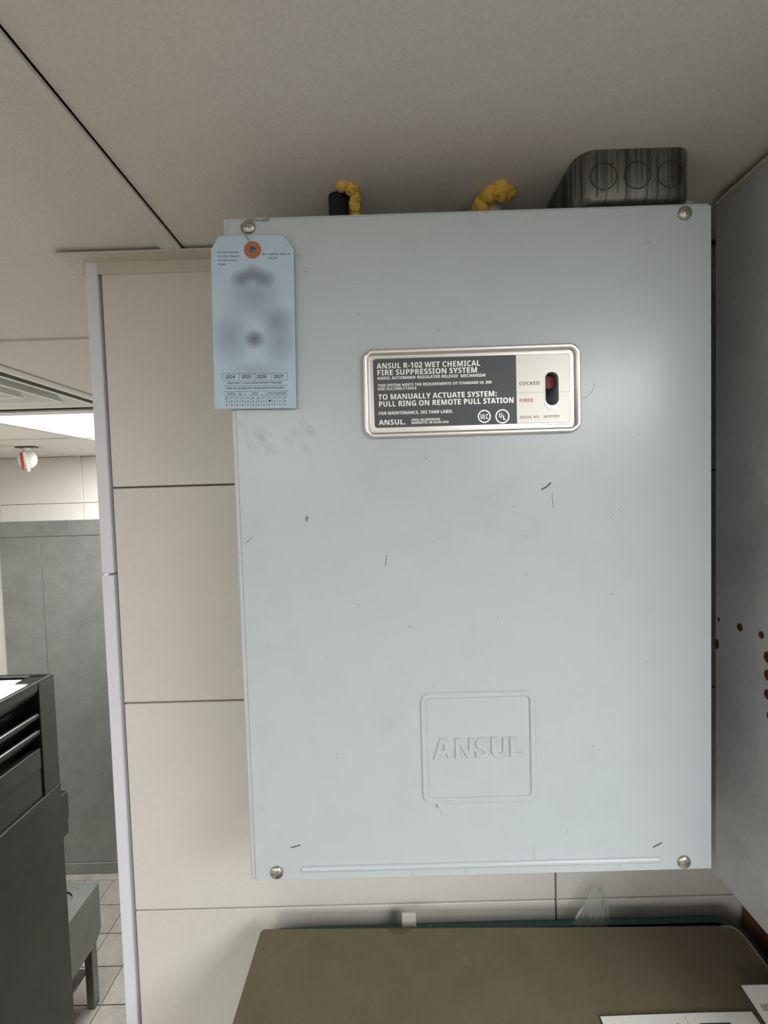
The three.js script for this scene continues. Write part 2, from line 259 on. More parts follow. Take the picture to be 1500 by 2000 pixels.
// ---------------------------------------------------------------- the fire suppression enclosure
const EX = 0.0703, EY = 1.9534, EZ = ZW;              // group origin: foot of the enclosure on the wall
const F = 0.152;                                     // cover face above the wall
const font = await new FontLoader().loadAsync('fonts/droid/droid_sans_bold.typeface.json');
const enc = thing('fire_suppression_enclosure', 'large pale blue-grey metal fire suppression enclosure hung on the tiled wall', 'enclosure', [EX, EY, EZ]);
const lx = (x) => x - EX, ly = (y) => y - EY;
const CW = 0.385, CH = 0.5425;
{
  // paint with scuffs, pencil-like scratches and specks as on the cover
  const W = 1456, H = 2048;
  const cv = canvas(W, H, (c) => {
    c.fillStyle = '#f4f6f6'; c.fillRect(0, 0, W, H);
    const R = rng(77), s = W / CW;
    for (let i = 0; i < 900; i++) { c.fillStyle = R() < 0.5 ? 'rgba(255,255,255,0.03)' : 'rgba(150,155,155,0.012)'; c.beginPath(); c.ellipse(R() * W, R() * H, 10 + R() * 60, 10 + R() * 60, R() * 3, 0, 7); c.fill(); }
    const px = (x) => (x - (-0.1222)) * s, py = (y) => (2.496 - y) * s;
    const line = (pts, w, col) => { c.strokeStyle = col; c.lineWidth = w * s / 1000; c.lineCap = 'round'; c.beginPath(); pts.forEach(([x, y], i) => c[i ? 'lineTo' : 'moveTo'](px(x), py(y))); c.stroke(); };
    line([[0.1262, 2.2745], [0.130, 2.2763], [0.1335, 2.2795]], 1.1, 'rgba(40,42,40,0.9)');
    line([[0.1336, 2.2805], [0.1339, 2.2825]], 0.9, 'rgba(255,255,255,0.95)');
    line([[0.1346, 2.2705], [0.1352, 2.2595]], 0.35, 'rgba(70,72,70,0.8)');
    line([[-0.0002, 2.2246], [-0.0017, 2.2168]], 0.45, 'rgba(60,62,60,0.9)');
    line([[-0.087, 1.9828], [-0.0835, 1.9836], [-0.0797, 1.9848]], 0.8, 'rgba(40,42,40,0.9)');
    line([[0.2143, 1.9748], [0.2178, 1.9765], [0.2212, 1.9782]], 0.9, 'rgba(40,42,40,0.9)');
    line([[0.158, 2.346], [0.163, 2.3465], [0.168, 2.352], [0.17, 2.3575]], 0.45, 'rgba(90,94,94,0.75)');
    line([[-0.115, 2.2375], [-0.109, 2.2425]], 0.4, 'rgba(90,94,94,0.8)');
    line([[0.0345, 2.0158], [0.0365, 2.0135]], 1.0, 'rgba(120,112,108,0.8)');
    line([[0.0325, 2.0205], [0.041, 2.0203]], 1.1, 'rgba(20,20,20,0.9)');
    line([[-0.098, 2.4945], [-0.08, 2.494], [-0.076, 2.496]], 0.5, 'rgba(80,78,72,0.8)');
    for (let i = 0; i < 26; i++) { const x = -0.11 + R() * 0.36, y = 1.97 + R() * 0.5; line([[x, y], [x + (R() - 0.5) * 0.004, y + (R() - 0.5) * 0.004]], 0.25 + R() * 0.4, 'rgba(110,112,110,0.55)'); }
    for (let i = 0; i < 60; i++) { const x = 0.158 + R() * 0.06, y = 2.335 + R() * 0.03, k = 0.004 + R() * 0.016; line([[x, y], [x + k * 0.15, y + k]], 0.3, 'rgba(235,236,234,0.35)'); }
    for (let i = 0; i < 18; i++) { c.fillStyle = 'rgba(120,120,118,0.06)'; c.beginPath(); c.ellipse(px(-0.115 + R() * 0.06), py(2.31 + R() * 0.02), 8 + R() * 26, 5 + R() * 12, R(), 0, 7); c.fill(); }
    for (const [x, y] of [[0.19, 2.255], [0.182, 2.25], [0.182, 2.188], [-0.02, 2.441], [-0.058, 2.452], [0.165, 2.062], [0.143, 1.99]]) { c.fillStyle = 'rgba(70,70,68,0.8)'; c.beginPath(); c.arc(px(x), py(y), 1.6, 0, 7); c.fill(); }
    c.fillStyle = 'rgba(150,150,132,0.8)'; c.beginPath(); c.ellipse(px(-0.064), py(2.2565), 5, 9, 0.2, 0, 7); c.fill();
  });
  const t = ctex(cv); t.repeat.set(1 / CW, 1 / CH); t.offset.set(0.1222 / CW + 0 - 0, 0);
  const mCover = std(0xc1c8cd, 0.3, { map: t });
  t.offset.set((EX + 0.1222) / CW, 0);                // uv are local metres: x from the left edge, y from the foot
  t.wrapS = t.wrapT = THREE.RepeatWrapping;
  mesh('body', rbox(lx(-0.1222), lx(0.2628), 0, CH, 0, F - 0.0012, 0.002), M.paint, enc);
  const sh = rr(lx(-0.1178), 0.0004, lx(0.2628), CH - 0.0028, 0.0008);
  const slot = rr(lx(0.1299), ly(2.3408), lx(0.1405), ly(2.3669), 0.0052, THREE.Path);
  sh.holes.push(slot);
  // the body's face carries the same opening, so the well is cut with a boolean
  const ev = new Evaluator(); ev.attributes = ['position', 'normal', 'uv']; ev.useGroups = false;
  const body = enc.children[0], a = new Brush(body.geometry), b = new Brush(ext(rr(lx(0.1285), ly(2.339), lx(0.142), ly(2.369), 0.006), F - 0.03, F + 0.01)); a.updateMatrixWorld(); b.updateMatrixWorld();
  body.geometry = ev.evaluate(a, b, SUBTRACTION).geometry;
  const cover = mesh('cover', ext(sh, F - 0.001, F, 0.0004, 1, 10), mCover, enc); cover.userData.label = 'pale blue-grey painted front cover';
  // embossed badge: a pressed frame and five pressed letters
  mesh('badge_frame', ext(ring(lx(0.0236), ly(2.0162), lx(0.1180), ly(2.1098), 0.0085, 0.0048), F - 0.0006, F + 0.0014, 0.0008, 1, 12), M.paint, cover);
  let x = 0; const letters = [];
  for (const ch of 'ANSUL') {
    const g = new TextGeometry(ch, { font, size: 0.0163, depth: 0.0008, curveSegments: 6, bevelEnabled: true, bevelSize: 0.0005, bevelThickness: 0.0006, bevelSegments: 1 });
    g.computeBoundingBox(); g.translate(-g.boundingBox.min.x, 0, 0); letters.push([g, x]); x += g.boundingBox.max.x - g.boundingBox.min.x + 0.0012;
  }
  for (const [g, lx0] of letters) { const m = mesh('embossed_letter', g, M.paint, cover); m.scale.x = 0.0755 / x; m.position.set(lx(0.0332) + lx0 * 0.0755 / x, ly(2.0547), F); }
  { // pressed bead along the foot
    const g = new THREE.CapsuleGeometry(0.0026, 0.2955, 6, 14); g.rotateZ(Math.PI / 2); g.scale(1, 1, 0.85); g.translate(lx(0.0704), ly(1.963), F); mesh('bead', g, M.paint, cover);
    for (const bx of [0.0135, 0.0585, 0.187]) { const k = new THREE.CapsuleGeometry(0.0012, 0.005, 4, 8); k.rotateZ(0.12); k.scale(1, 1, 0.5); k.translate(lx(bx), ly(1.9585), F); mesh('dent_ridge', k, M.paint, cover); }
    for (const [bx, by, l, an] of [[0.1155, 1.9715, 0.013, 0.02], [0.0355, 2.1145, 0.006, -0.15], [0.0378, 2.0105, 0.009, 0.35]]) { const k = new THREE.CapsuleGeometry(0.0007, l, 4, 8); k.rotateZ(an); k.scale(1, 1, 0.4); k.translate(lx(bx), ly(by), F); mesh('dent_ridge', k, M.paint, cover); }
  }
  // screws: domed heads with a cross cut into them
  const prof = []; for (let i = 0; i <= 10; i++) { const u = i / 10 * Math.PI / 2; prof.push(new THREE.Vector2(0.0054 * Math.cos(u) + 1e-6, 0.0008 + 0.0026 * Math.sin(u))); } prof.unshift(new THREE.Vector2(0.0054, 0));
  const head = new THREE.LatheGeometry(prof, 32); head.rotateX(Math.PI / 2); const disc = new THREE.CircleGeometry(0.0054, 32); disc.rotateX(Math.PI);
  const solid = new Brush(mergeVertices(merge([head, disc]), 1e-6)); solid.updateMatrixWorld();
  const cross = new Brush(mergeGeometries([new THREE.BoxGeometry(0.0056, 0.0016, 0.004)])); cross.position.z = 0.0038; cross.rotation.z = 0.3; cross.updateMatrixWorld();
  const cross2 = new Brush(new THREE.BoxGeometry(0.0056, 0.0016, 0.004)); cross2.position.z = 0.0038; cross2.rotation.z = 0.3 + Math.PI / 2; cross2.updateMatrixWorld();
  let r1 = ev.evaluate(solid, cross, SUBTRACTION); r1.updateMatrixWorld(); r1 = ev.evaluate(r1, cross2, SUBTRACTION);
  for (const [sx, sy, a2] of [[-0.1012, 2.4873, 0.2], [0.2416, 2.4871, -0.5], [-0.0999, 1.9613, 0.9], [0.2395, 1.961, 0.1]]) { const s = mesh('screw', r1.geometry, M.screw, enc); s.position.set(lx(sx), ly(sy), F); s.rotation.z = a2; s.userData.label = 'domed cross-head screw'; }
  // indicator well behind the slot
  mesh('indicator_well', ext(rr(lx(0.1288), ly(2.3393), lx(0.1417), ly(2.3687), 0.006), F - 0.0295, F - 0.028), M.paint, enc);
  mesh('indicator', cyl(0.0052, [lx(0.1352), ly(2.3605), F - 0.028], [lx(0.1352), ly(2.3605), F - 0.006], 28), std(0x8a3a3f, 0.6), enc).userData.label = 'red-brown round indicator in the slot';
}
{ // nameplate
  const x0 = lx(-0.0151), x1 = lx(0.1574), y0 = ly(2.3187), y1 = ly(2.3886);
  const slot = () => rr(lx(0.1299), ly(2.3408), lx(0.1405), ly(2.3669), 0.0052, THREE.Path);
  const base = rr(x0, y0, x1, y1, 0.0085); base.holes.push(slot());
  const np = mesh('nameplate', ext(base, F, F + 0.0010, 0.0003, 1, 14), M.rim, enc); np.userData.label = 'bright steel nameplate with printed instructions';
  mesh('rolled_rim', ext(ring(x0, y0, x1, y1, 0.0085, 0.0042), F + 0.0008, F + 0.0032, 0.0019, 5, 16), M.rim, np);
  mesh('inner_bead', ext(ring(x0 + 0.0046, y0 + 0.0046, x1 - 0.0046, y1 - 0.0046, 0.0055, 0.0012), F + 0.0006, F + 0.0014, 0.0004, 2, 14), M.rim, np);
  // black print, left field
  const px0 = -0.0067, px1 = 0.1070, py0 = 2.3270, py1 = 2.3814, W = 2048, H = 980, k = W / 1303;
  const fit = (c, s, x, base, w, cap, weight = 'bold') => { c.font = weight + ' ' + cap * k * 1.38 + 'px sans-serif'; const mw = c.measureText(s).width; c.save(); c.translate(x * k, base * k); c.scale(w * k / mw, 1); c.fillText(s, 0, 0); c.restore(); };
  const ink = (bg, fg, worn) => canvas(W, H, (c) => {
    c.fillStyle = bg; c.fillRect(0, 0, W, H);
    if (worn) { const R = rng(3); for (let i = 0; i < 60; i++) { c.strokeStyle = 'rgba(140,142,146,0.10)'; c.lineWidth = 2; c.beginPath(); const a = R() * W, b = R() * H; c.moveTo(a, b); c.lineTo(a + 30 * R(), b - 90 * R()); c.stroke(); } }
    c.fillStyle = fg;
    fit(c, 'ANSUL R-102 WET CHEMICAL', 33, 88, 945, 50); fit(c, 'FIRE SUPPRESSION SYSTEM', 33, 148, 920, 49);
    fit(c, 'ANSUL AUTOMAN\u00ae REGULATED RELEASE  MECHANISM', 35, 188, 990, 27);
    fit(c, 'THIS SYSTEM MEETS THE REQUIREMENTS OF STANDARD UL 300', 36, 252, 1042, 25); fit(c, 'AND ULC/ORD-C1254.8', 36, 284, 355, 25);
    fit(c, 'TO MANUALLY ACTUATE SYSTEM:', 38, 368, 1088, 49); fit(c, 'PULL RING ON REMOTE PULL STATION', 38, 432, 1242, 49);
    fit(c, 'FOR MAINTENANCE, SEE TANK LABEL', 38, 507, 680, 29);
    fit(c, 'ANSUL.', 38, 598, 250, 46); c.lineWidth = 3; c.strokeStyle = fg;
    fit(c, 'ANSUL INCORPORATED', 336, 570, 265, 20); fit(c, 'MARINETTE, WI 54143-2542', 336, 597, 342, 20);
    for (const [cx, cy, r, s, w] of [[1005, 548, 54, 'ULC', 74], [1170, 553, 59, 'UL', 62]]) { c.lineWidth = 11 * k; c.beginPath(); c.arc(cx * k, cy * k, r * k, 0, 7); c.stroke(); if (s === 'UL') { fit(c, 'U', cx - 32, cy + 12, 34, 44); fit(c, 'L', cx + 2, cy + 32, 30, 44); } else { fit(c, s, cx - w / 2, cy + 22, w, 44); } }
  });
  const field = std(0xffffff, 0.45, { map: ctex(ink('#4b4e52', '#efedea', true)), metalness: 1, metalnessMap: ctex(ink('#000000', '#d9d9d9', false), false) });
  const uvFit = (g, a, b, cc, d) => { const p = g.attributes.position, u = g.attributes.uv; for (let i = 0; i < p.count; i++) u.setXY(i, (p.getX(i) - a) / (b - a), (p.getY(i) - cc) / (d - cc)); return g; };
  const s1 = new THREE.Shape(), r = 0.0025, a = lx(px0), b = lx(px1), c0 = ly(py0), d0 = ly(py1);
  s1.moveTo(a + r, c0); s1.lineTo(b, c0); s1.lineTo(b, d0); s1.lineTo(a + r, d0); s1.absarc(a + r, d0 - r, r, Math.PI / 2, Math.PI); s1.lineTo(a, c0 + r); s1.absarc(a + r, c0 + r, r, Math.PI, 1.5 * Math.PI);
  mesh('printed_field', uvFit(ext(s1, F + 0.0009, F + 0.0012), a, b, c0, d0), field, np).userData.label = 'dark grey field with pale lettering';
  // bare metal right field with small print
  const qx1 = 0.1497, W2 = 1024, H2 = Math.round(1024 * (py1 - py0) / (qx1 - px1)), k2 = W2 / 603;
  const cv2 = canvas(W2, H2, (c) => {
    c.fillStyle = '#f7f5f2'; c.fillRect(0, 0, W2, H2);
    const R = rng(8); for (let i = 0; i < 90; i++) { c.strokeStyle = R() < 0.5 ? 'rgba(255,255,255,0.5)' : 'rgba(190,180,165,0.25)'; c.lineWidth = 2 + R() * 3; c.beginPath(); const x = R() * W2, y = R() * H2; c.moveTo(x, y); c.lineTo(x - 30 * R(), y + 160 * R()); c.stroke(); }
    const f2 = (s, x, base, w, cap, col) => { c.fillStyle = col; c.font = 'bold ' + cap * k2 * 1.38 + 'px sans-serif'; const mw = c.measureText(s).width; c.save(); c.translate(x * k2, base * k2); c.scale(w * k2 / mw, 1); c.fillText(s, 0, 0); c.restore(); };
    f2('COCKED', 27, 340, 236, 38, '#7d7f7c'); f2('FIRED', 29, 530, 160, 38, '#b4555a'); f2('SERIAL NO.', 30, 712, 232, 28, '#8a8a84'); f2('54197391', 296, 712, 188, 30, '#6f6f6b');
    c.strokeStyle = '#8d8a84'; c.lineWidth = 3 * k2; c.beginPath(); c.moveTo(0, 426 * k2); c.lineTo(W2, 426 * k2); c.stroke();
    c.strokeStyle = '#77746e'; c.lineWidth = 4 * k2; c.beginPath(); c.moveTo(0, 2 * k2); c.lineTo(560 * k2, 2 * k2); c.arc(556 * k2, 46 * k2, 44 * k2, -Math.PI / 2, 0); c.lineTo(600 * k2, H2 - 46 * k2); c.arc(556 * k2, H2 - 46 * k2, 44 * k2, 0, Math.PI / 2); c.lineTo(0, H2 - 2 * k2); c.stroke();
  });
  const s2 = rr(lx(px1), c0, lx(qx1), d0, 0.0003); s2.holes.push(slot());
  mesh('indicator_field', uvFit(ext(s2, F + 0.0009, F + 0.0012), lx(px1), lx(qx1), c0, d0), phys(0xdad8d4, 0.5, { metalness: 0.8, map: ctex(cv2) }), np).userData.label = 'bare metal field reading cocked and fired';
  const cv3 = canvas(512, 40, (c) => { c.fillStyle = '#f7f5f2'; c.fillRect(0, 0, 512, 40); c.fillStyle = '#77746e'; c.font = 'bold 30px sans-serif'; c.save(); c.scale(500 / c.measureText('LABEL NO. 426834-2').width, 1); c.fillText('LABEL NO. 426834-2', 4, 30); c.restore(); });
  const g3 = ext(rr(lx(0.1295), ly(2.3248), lx(0.1485), ly(2.3263), 0.0002), F + 0.0009, F + 0.00115); mesh('label_number', uvFit(g3, lx(0.1295), lx(0.1485), ly(2.3248), ly(2.3263)), phys(0xdad8d4, 0.45, { metalness: 0.85, map: ctex(cv3) }), np);
  // rounded lip below the slot
  mesh('slot_lip', ext((() => { const s = rr(lx(0.1291), ly(2.3375), lx(0.1413), ly(2.3675), 0.006); s.holes.push(slot()); return s; })(), F + 0.0011, F + 0.0016, 0.0002, 1, 14), phys(0xdad8d4, 0.4, { metalness: 0.85 }), np);
}
{ // inspection tag on a wire
  const o = thing('inspection_tag', 'pale blue card inspection tag hung by wire from a cover screw', 'tag', [-0.0978, 2.4674, EZ + F + 0.0042]);
  const w = 0.0645, h = 0.1335, x0 = -0.0325, y1 = 0.0108, y0 = y1 - h, cut = 0.0085;
  const s = new THREE.Shape(); s.moveTo(x0, y0); s.lineTo(x0 + w, y0); s.lineTo(x0 + w, y1 - cut * 1.2); s.lineTo(x0 + w - cut, y1); s.lineTo(x0 + cut * 0.75, y1); s.lineTo(x0, y1 - cut * 1.2); s.closePath();
  const hole = new THREE.Path(); hole.absarc(0, 0, 0.0027, 0, Math.PI * 2); s.holes.push(hole);
  const W = 768, H = Math.round(768 * h / w), k = W / w;
  const cv = canvas(W, H, (c) => {
    c.fillStyle = '#b2c7d6'; c.fillRect(0, 0, W, H);
    const R = rng(21); for (let i = 0; i < 5000; i++) { c.fillStyle = R() < 0.5 ? 'rgba(255,255,255,0.05)' : 'rgba(60,80,100,0.04)'; c.fillRect(R() * W, R() * H, 3, 3); }
    const U = (x) => (x - 160) / 770 * W, V = (y) => (y - 295) / 1605 * H;      // crop coordinates of the photo's tag
    const put = (s2, x, y, wd, cap, col = '#2c3036') => { c.fillStyle = col; c.font = 'bold ' + cap * 1.38 + 'px sans-serif'; const mw = c.measureText(s2).width; c.save(); c.translate(U(x), V(y)); c.scale(wd / 770 * W / mw, 1); c.fillText(s2, 0, 0); c.restore(); };
    const g = '#4a545c';
    put('Do Not Remove', 220, 452, 198, 18, g); put('For City, State &', 220, 489, 202, 18, g); put('Fire Insurance', 220, 526, 180, 18, g); put('Inspe', 220, 562, 78, 18, g); put('F', 220, 610, 10, 18, g);
    put('NYC MESPC #301-A', 632, 475, 262, 18, g); put('001335', 690, 512, 84, 18, g);
    // worn, illegible stamp and signature field
    const smudge = (x, y, rx, ry, al) => { c.save(); c.translate(U(x), V(y)); c.scale(rx, ry); const q = c.createRadialGradient(0, 0, 0, 0, 0, 1); q.addColorStop(0, `rgba(70,74,88,${al})`); q.addColorStop(0.5, `rgba(80,84,98,${al * 0.6})`); q.addColorStop(1, 'rgba(110,116,130,0)'); c.fillStyle = q; c.beginPath(); c.arc(0, 0, 1, 0, 7); c.fill(); c.restore(); };
    smudge(435, 690, 120, 95, 0.5); smudge(545, 640, 130, 95, 0.5); smudge(655, 690, 125, 95, 0.5); smudge(550, 850, 330, 260, 0.28); smudge(760, 1070, 190, 150, 0.35); smudge(550, 1250, 110, 100, 0.7); smudge(330, 1230, 210, 300, 0.3); smudge(780, 1280, 190, 280, 0.3); smudge(550, 1540, 330, 90, 0.2);
    const L = (x, y, x2, y2) => { c.strokeStyle = '#39424a'; c.lineWidth = 3; c.beginPath(); c.moveTo(U(x), V(y)); c.lineTo(U(x2), V(y2)); c.stroke(); };
    c.strokeStyle = '#39424a'; c.lineWidth = 3; c.strokeRect(U(240), V(1570), U(850) - U(240), V(1635) - V(1570)); for (const x of [397, 547, 702]) L(x, 1570, x, 1635);
    [['2024', 265], ['2025', 418], ['2026', 562], ['2027', 722]].forEach(([t, x]) => put(t, x, 1617, 95, 34));
    put('VOID ONE (1) YEAR FROM MONTH PUNCHED', 282, 1668, 520, 19); L(248, 1685, 856, 1685); put('VOID SIX (6) MONTHS FROM MONTH PUNCHED', 268, 1718, 552, 19); L(248, 1738, 856, 1738);
    put('SERVICED', 276, 1764, 142, 16); put('NEW', 512, 1764, 62, 16); put('RECHARGED', 664, 1764, 175, 16); L(447, 1742, 447, 1774); L(650, 1742, 650, 1774); L(248, 1776, 856, 1776);
    'JAN FEB MAR APR MAY JUN JUL AUG SEP OCT NOV DEC'.split(' ').forEach((m, i) => { const x = 264 + i * 50.4; [...m].forEach((ch, j) => put(ch, x, 1806 + j * 33, 19, 16)); if (i) L(x - 14, 1780, x - 14, 1878); });
    c.fillStyle = '#22262a'; c.beginPath(); c.arc(U(684), V(1826), 9, 0, 7); c.fill(); c.fillStyle = '#d9dcd8'; c.beginPath(); c.arc(U(374), V(1757), 9, 0, 7); c.fill();
  });
  const g = ext(s, 0, 0.0004, 0, 1, 24), p = g.attributes.position, uv = g.attributes.uv; for (let i = 0; i < p.count; i++) uv.setXY(i, (p.getX(i) - x0) / w, (p.getY(i) - y0) / h);
  const lean = new THREE.Group();                      // the card hangs a little out of plumb
  const card = mesh('card', g, std(0xffffff, 0.75, { map: ctex(cv) }), o); card.rotation.set(0.0, 0.0, -0.021);
  const es = new THREE.Shape(); es.absarc(0, 0, 0.0066, 0, Math.PI * 2); const eh = new THREE.Path(); eh.absarc(0, 0, 0.0027, 0, Math.PI * 2); es.holes.push(eh);
  mesh('eyelet', ext(es, 0.0004, 0.0009, 0.0002, 1, 24), std(0xa9664a, 0.7), o).userData.label = 'orange reinforcing ring';
  mesh('wire', merge([tube([[0, 0.003, -0.0015], [-0.0012, 0.005, 0.0014], [-0.005, 0.0115, 0.0012], [-0.0085, 0.017, -0.0022], [-0.0088, 0.022, -0.0036], [-0.003, 0.0258, -0.0036], [0.006, 0.0245, -0.0034], [0.013, 0.0242, -0.003]], 0.00028, 60, 6), tube([[0.006, 0.0245, -0.0034], [0.012, 0.026, -0.003], [0.015, 0.0285, -0.0028]], 0.00025, 20, 6)]), std(0x8a8680, 0.4, { metalness: 0.8 }), o);
}
// ---------------------------------------------------------------- things above the enclosure
function foamBlob(list, parent, seed) {
  const R = rng(seed), gs = list.map(([x, y, z, r, sy = 1]) => { const g = mergeVertices(new THREE.IcosahedronGeometry(r, 4).deleteAttribute('uv').deleteAttribute('normal')), p = g.attributes.position; const o = R() * 50;
    for (let i = 0; i < p.count; i++) { const v = new THREE.Vector3().fromBufferAttribute(p, i), n = v.clone().normalize(); v.multiplyScalar(1 + 0.35 * noise.noise(n.x * 2 + o, n.y * 2, n.z * 2) + 0.12 * noise.noise(n.x * 6 + o, n.y * 6, n.z * 6)); p.setXYZ(i, v.x + x, v.y * sy + y, v.z + z); }
    g.computeVertexNormals(); return g; });
  return mesh('foam', mergeGeometries(gs), M.foam, parent);
}
{
  const yt = EY + CH;
  const a = tag(mesh('black_pipe', merge([cyl(0.0093, [-0.0345, yt, -0.432], [-0.0345, CEIL, -0.432]), cyl(0.0105, [-0.0345, yt, -0.432], [-0.0345, yt + 0.006, -0.432], 6)]), M.black), 'short black pipe rising from the enclosure into yellow foam', 'pipe');
  const f1 = foamBlob([[-0.0225, 0.003, -0.418, 0.0062, 0.8], [-0.029, 0.0035, -0.4155, 0.0058, 0.7], [-0.019, 0.0, -0.424, 0.005, 1.1], [-0.0195, -0.014, -0.433, 0.0052, 1.7], [-0.02, -0.006, -0.428, 0.005, 1.2]].map(([x, y, z, r, q]) => [x, CEIL - 0.004 + y, z, r, q]), null, 3);
  f1.name = 'ceiling_foam'; tag(f1, 'yellow expanding foam around the black pipe at the ceiling', 'foam', 'foam seals');
  tag(mesh('conduit', merge([cyl(0.0085, [0.1085, yt, -0.443], [0.1085, CEIL - 0.006, -0.443]), cyl(0.0125, [0.1085, yt, -0.443], [0.1085, yt + 0.007, -0.443], 6)]), M.conduit), 'grey metal conduit stub rising from the enclosure into foam', 'conduit');
  const f2 = foamBlob([[0.111, 0.002, 0.018, 0.010, 0.9], [0.118, 0.002, 0.014, 0.0075, 0.8], [0.103, 0.001, 0.014, 0.009, 0.9], [0.096, -0.004, 0.005, 0.008, 1], [0.0915, -0.022, -0.004, 0.0075, 1.7]].map(([x, y, z, r, s]) => [x, CEIL - 0.004 + y, -0.443 + z, r, s]), null, 8);
  f2.name = 'ceiling_foam'; tag(f2, 'yellow expanding foam around the grey conduit at the ceiling', 'foam', 'foam seals');
  // galvanised square junction box, open side to the ceiling
  const streak = canvas(512, 256, (c) => { c.fillStyle = '#b8b8b2'; c.fillRect(0, 0, 512, 256); const R = rng(4); for (let i = 0; i < 140; i++) { c.fillStyle = R() < 0.55 ? `rgba(40,40,38,${0.08 + R() * 0.3})` : `rgba(225,225,220,${0.05 + R() * 0.2})`; c.fillRect(R() * 512, R() * 60 - 20, 2 + R() * 12, 90 + R() * 160); } });
  const st = ctex(streak); st.wrapS = st.wrapT = THREE.RepeatWrapping; st.repeat.set(1 / 0.1, 1 / 0.05);
  M.galv = std(0xa6a7a3, 0.42, { metalness: 0.6, map: st });
  const jx = 0.2105, jz = -0.4245, hw = 0.0475, hd = 0.042, o = thing('junction_box', 'square galvanised junction box fixed to the ceiling above the enclosure', 'junction box', [jx, CEIL, jz]);
  // keep only what hangs below the ceiling panel
  const shell = new THREE.ExtrudeGeometry(rr(-hw + 0.006, -hd + 0.006, hw - 0.006, hd - 0.006, 0.010), { depth: 0.0345, bevelEnabled: true, bevelSize: 0.006, bevelThickness: 0.006, bevelSegments: 5, curveSegments: 10 });
  shell.rotateX(Math.PI / 2); const clip = new Brush(toCreasedNormals(shell, 0.7)); clip.updateMatrixWorld(); const cutter = new Brush(new THREE.BoxGeometry(0.3, 0.1, 0.3)); cutter.position.set(0, 0.05, 0); cutter.updateMatrixWorld();
  const ev = new Evaluator(); ev.attributes = ['position', 'normal', 'uv']; ev.useGroups = false;
  const bodyG = ev.evaluate(clip, cutter, SUBTRACTION).geometry; { const p = bodyG.attributes.position, u = bodyG.attributes.uv; for (let i = 0; i < p.count; i++) u.setXY(i, Math.abs(p.getZ(i)) > 0.036 ? p.getX(i) : p.getZ(i) + 0.02, p.getY(i)); }
  mesh('body', bodyG, M.galv, o);
  for (const kx of [-0.027, 0.0, 0.027]) { const k = new THREE.TorusGeometry(0.0105, 0.0004, 6, 36); k.translate(kx, -0.021, hd + 0.0001); mesh('knockout', k, std(0x3c3c39, 0.6, { metalness: 0.5 }), o); }
  mesh('connector', merge([cyl(0.0045, [hw - 0.001, -0.034, 0.02], [hw + 0.009, -0.034, 0.02], 20), cyl(0.006, [hw + 0.002, -0.034, 0.02], [hw + 0.005, -0.034, 0.02], 8), cyl(0.0034, [hw + 0.009, -0.035, 0.02], [0.0635, -0.037, 0.019], 20)]), M.conduit, o);
}
{ // grey sheet metal duct at the right
  const x = 0.3204, o = thing('metal_duct', 'dark grey sheet metal duct with rusty spots beside the enclosure', 'duct', [x, 1.8815, -0.449]);
  mesh('casing', rbox(0, 0.56, 0, CEIL - 0.0035 - 1.8815, 0, 0.25, 0.0015), M.duct, o);
  for (const [y, z, r, e] of [[2.1424, -0.4437, 0.0018, 1], [2.1426, -0.4172, 0.0034, 1.1], [2.143, -0.3931, 0.003, 1.1], [2.1174, -0.4465, 0.0032, 1.6], [2.1258, -0.3862, 0.0042, 1.2], [2.1105, -0.3860, 0.004, 1.2], [2.0937, -0.3860, 0.004, 1.1], [2.076, -0.383, 0.004, 1.1]]) {
    const g = new THREE.SphereGeometry(r, 14, 8); g.scale(0.25, e, 1); g.translate(0, y - 1.8815, z + 0.449); mesh('rusty_rivet', g, M.rust, o).userData.label = 'rust-brown spot';
  }
  mesh('sealant_bead', tube([[-0.001, CEIL - 0.0075 - 1.8815, 0.004], [-0.001, CEIL - 0.0072 - 1.8815, 0.06], [-0.001, CEIL - 0.0075 - 1.8815, 0.13], [-0.001, CEIL - 0.0072 - 1.8815, 0.248]], 0.0018, 40, 8), std(0xb5ad9d, 0.8), o);
}
// ---------------------------------------------------------------- crate, carton and papers below
const YS = 1.50;
{
  const o = thing('wall_shelf', 'steel wall shelf under the teal crate and brown carton', 'shelf', [0.3, YS, ZW]);
  mesh('board', rbox(-0.44, 0.6, -0.03, 0, 0.0, 0.36, 0.003), M.steel, o);
  for (const x of [-0.35, 0.1, 0.5]) { const s = new THREE.Shape(); s.moveTo(0, -0.031); s.lineTo(0.3, -0.031); s.lineTo(0.3, -0.045); s.lineTo(0.02, -0.25); s.lineTo(0, -0.25); s.closePath(); const g = ext(s, -0.002, 0.002); g.rotateY(-Math.PI / 2); g.translate(x, 0, 0); mesh('bracket', g, M.steel, o); }
}
{
  const o = thing('plastic_crate', 'dark teal plastic crate under the brown cardboard sheet', 'crate', [0.1145, YS, -0.339]);
  const hx = 0.2725, hz = 0.173, H = 0.278;
  const up = (g) => { g.rotateX(-Math.PI / 2); return g; };
  mesh('wall', up(ext(ring(-hx + 0.008, -hz + 0.008, hx - 0.008, hz - 0.008, 0.022, 0.005), 0.004, H, 0.001, 1, 8)), M.teal, o);
  mesh('rim', up(ext(ring(-hx, -hz, hx, hz, 0.026, 0.016), H - 0.012, H, 0.003, 3, 10)), M.teal, o);
  mesh('base', up(ext(rr(-hx + 0.008, -hz + 0.008, hx - 0.008, hz - 0.008, 0.022), 0, 0.005)), M.teal, o);
}
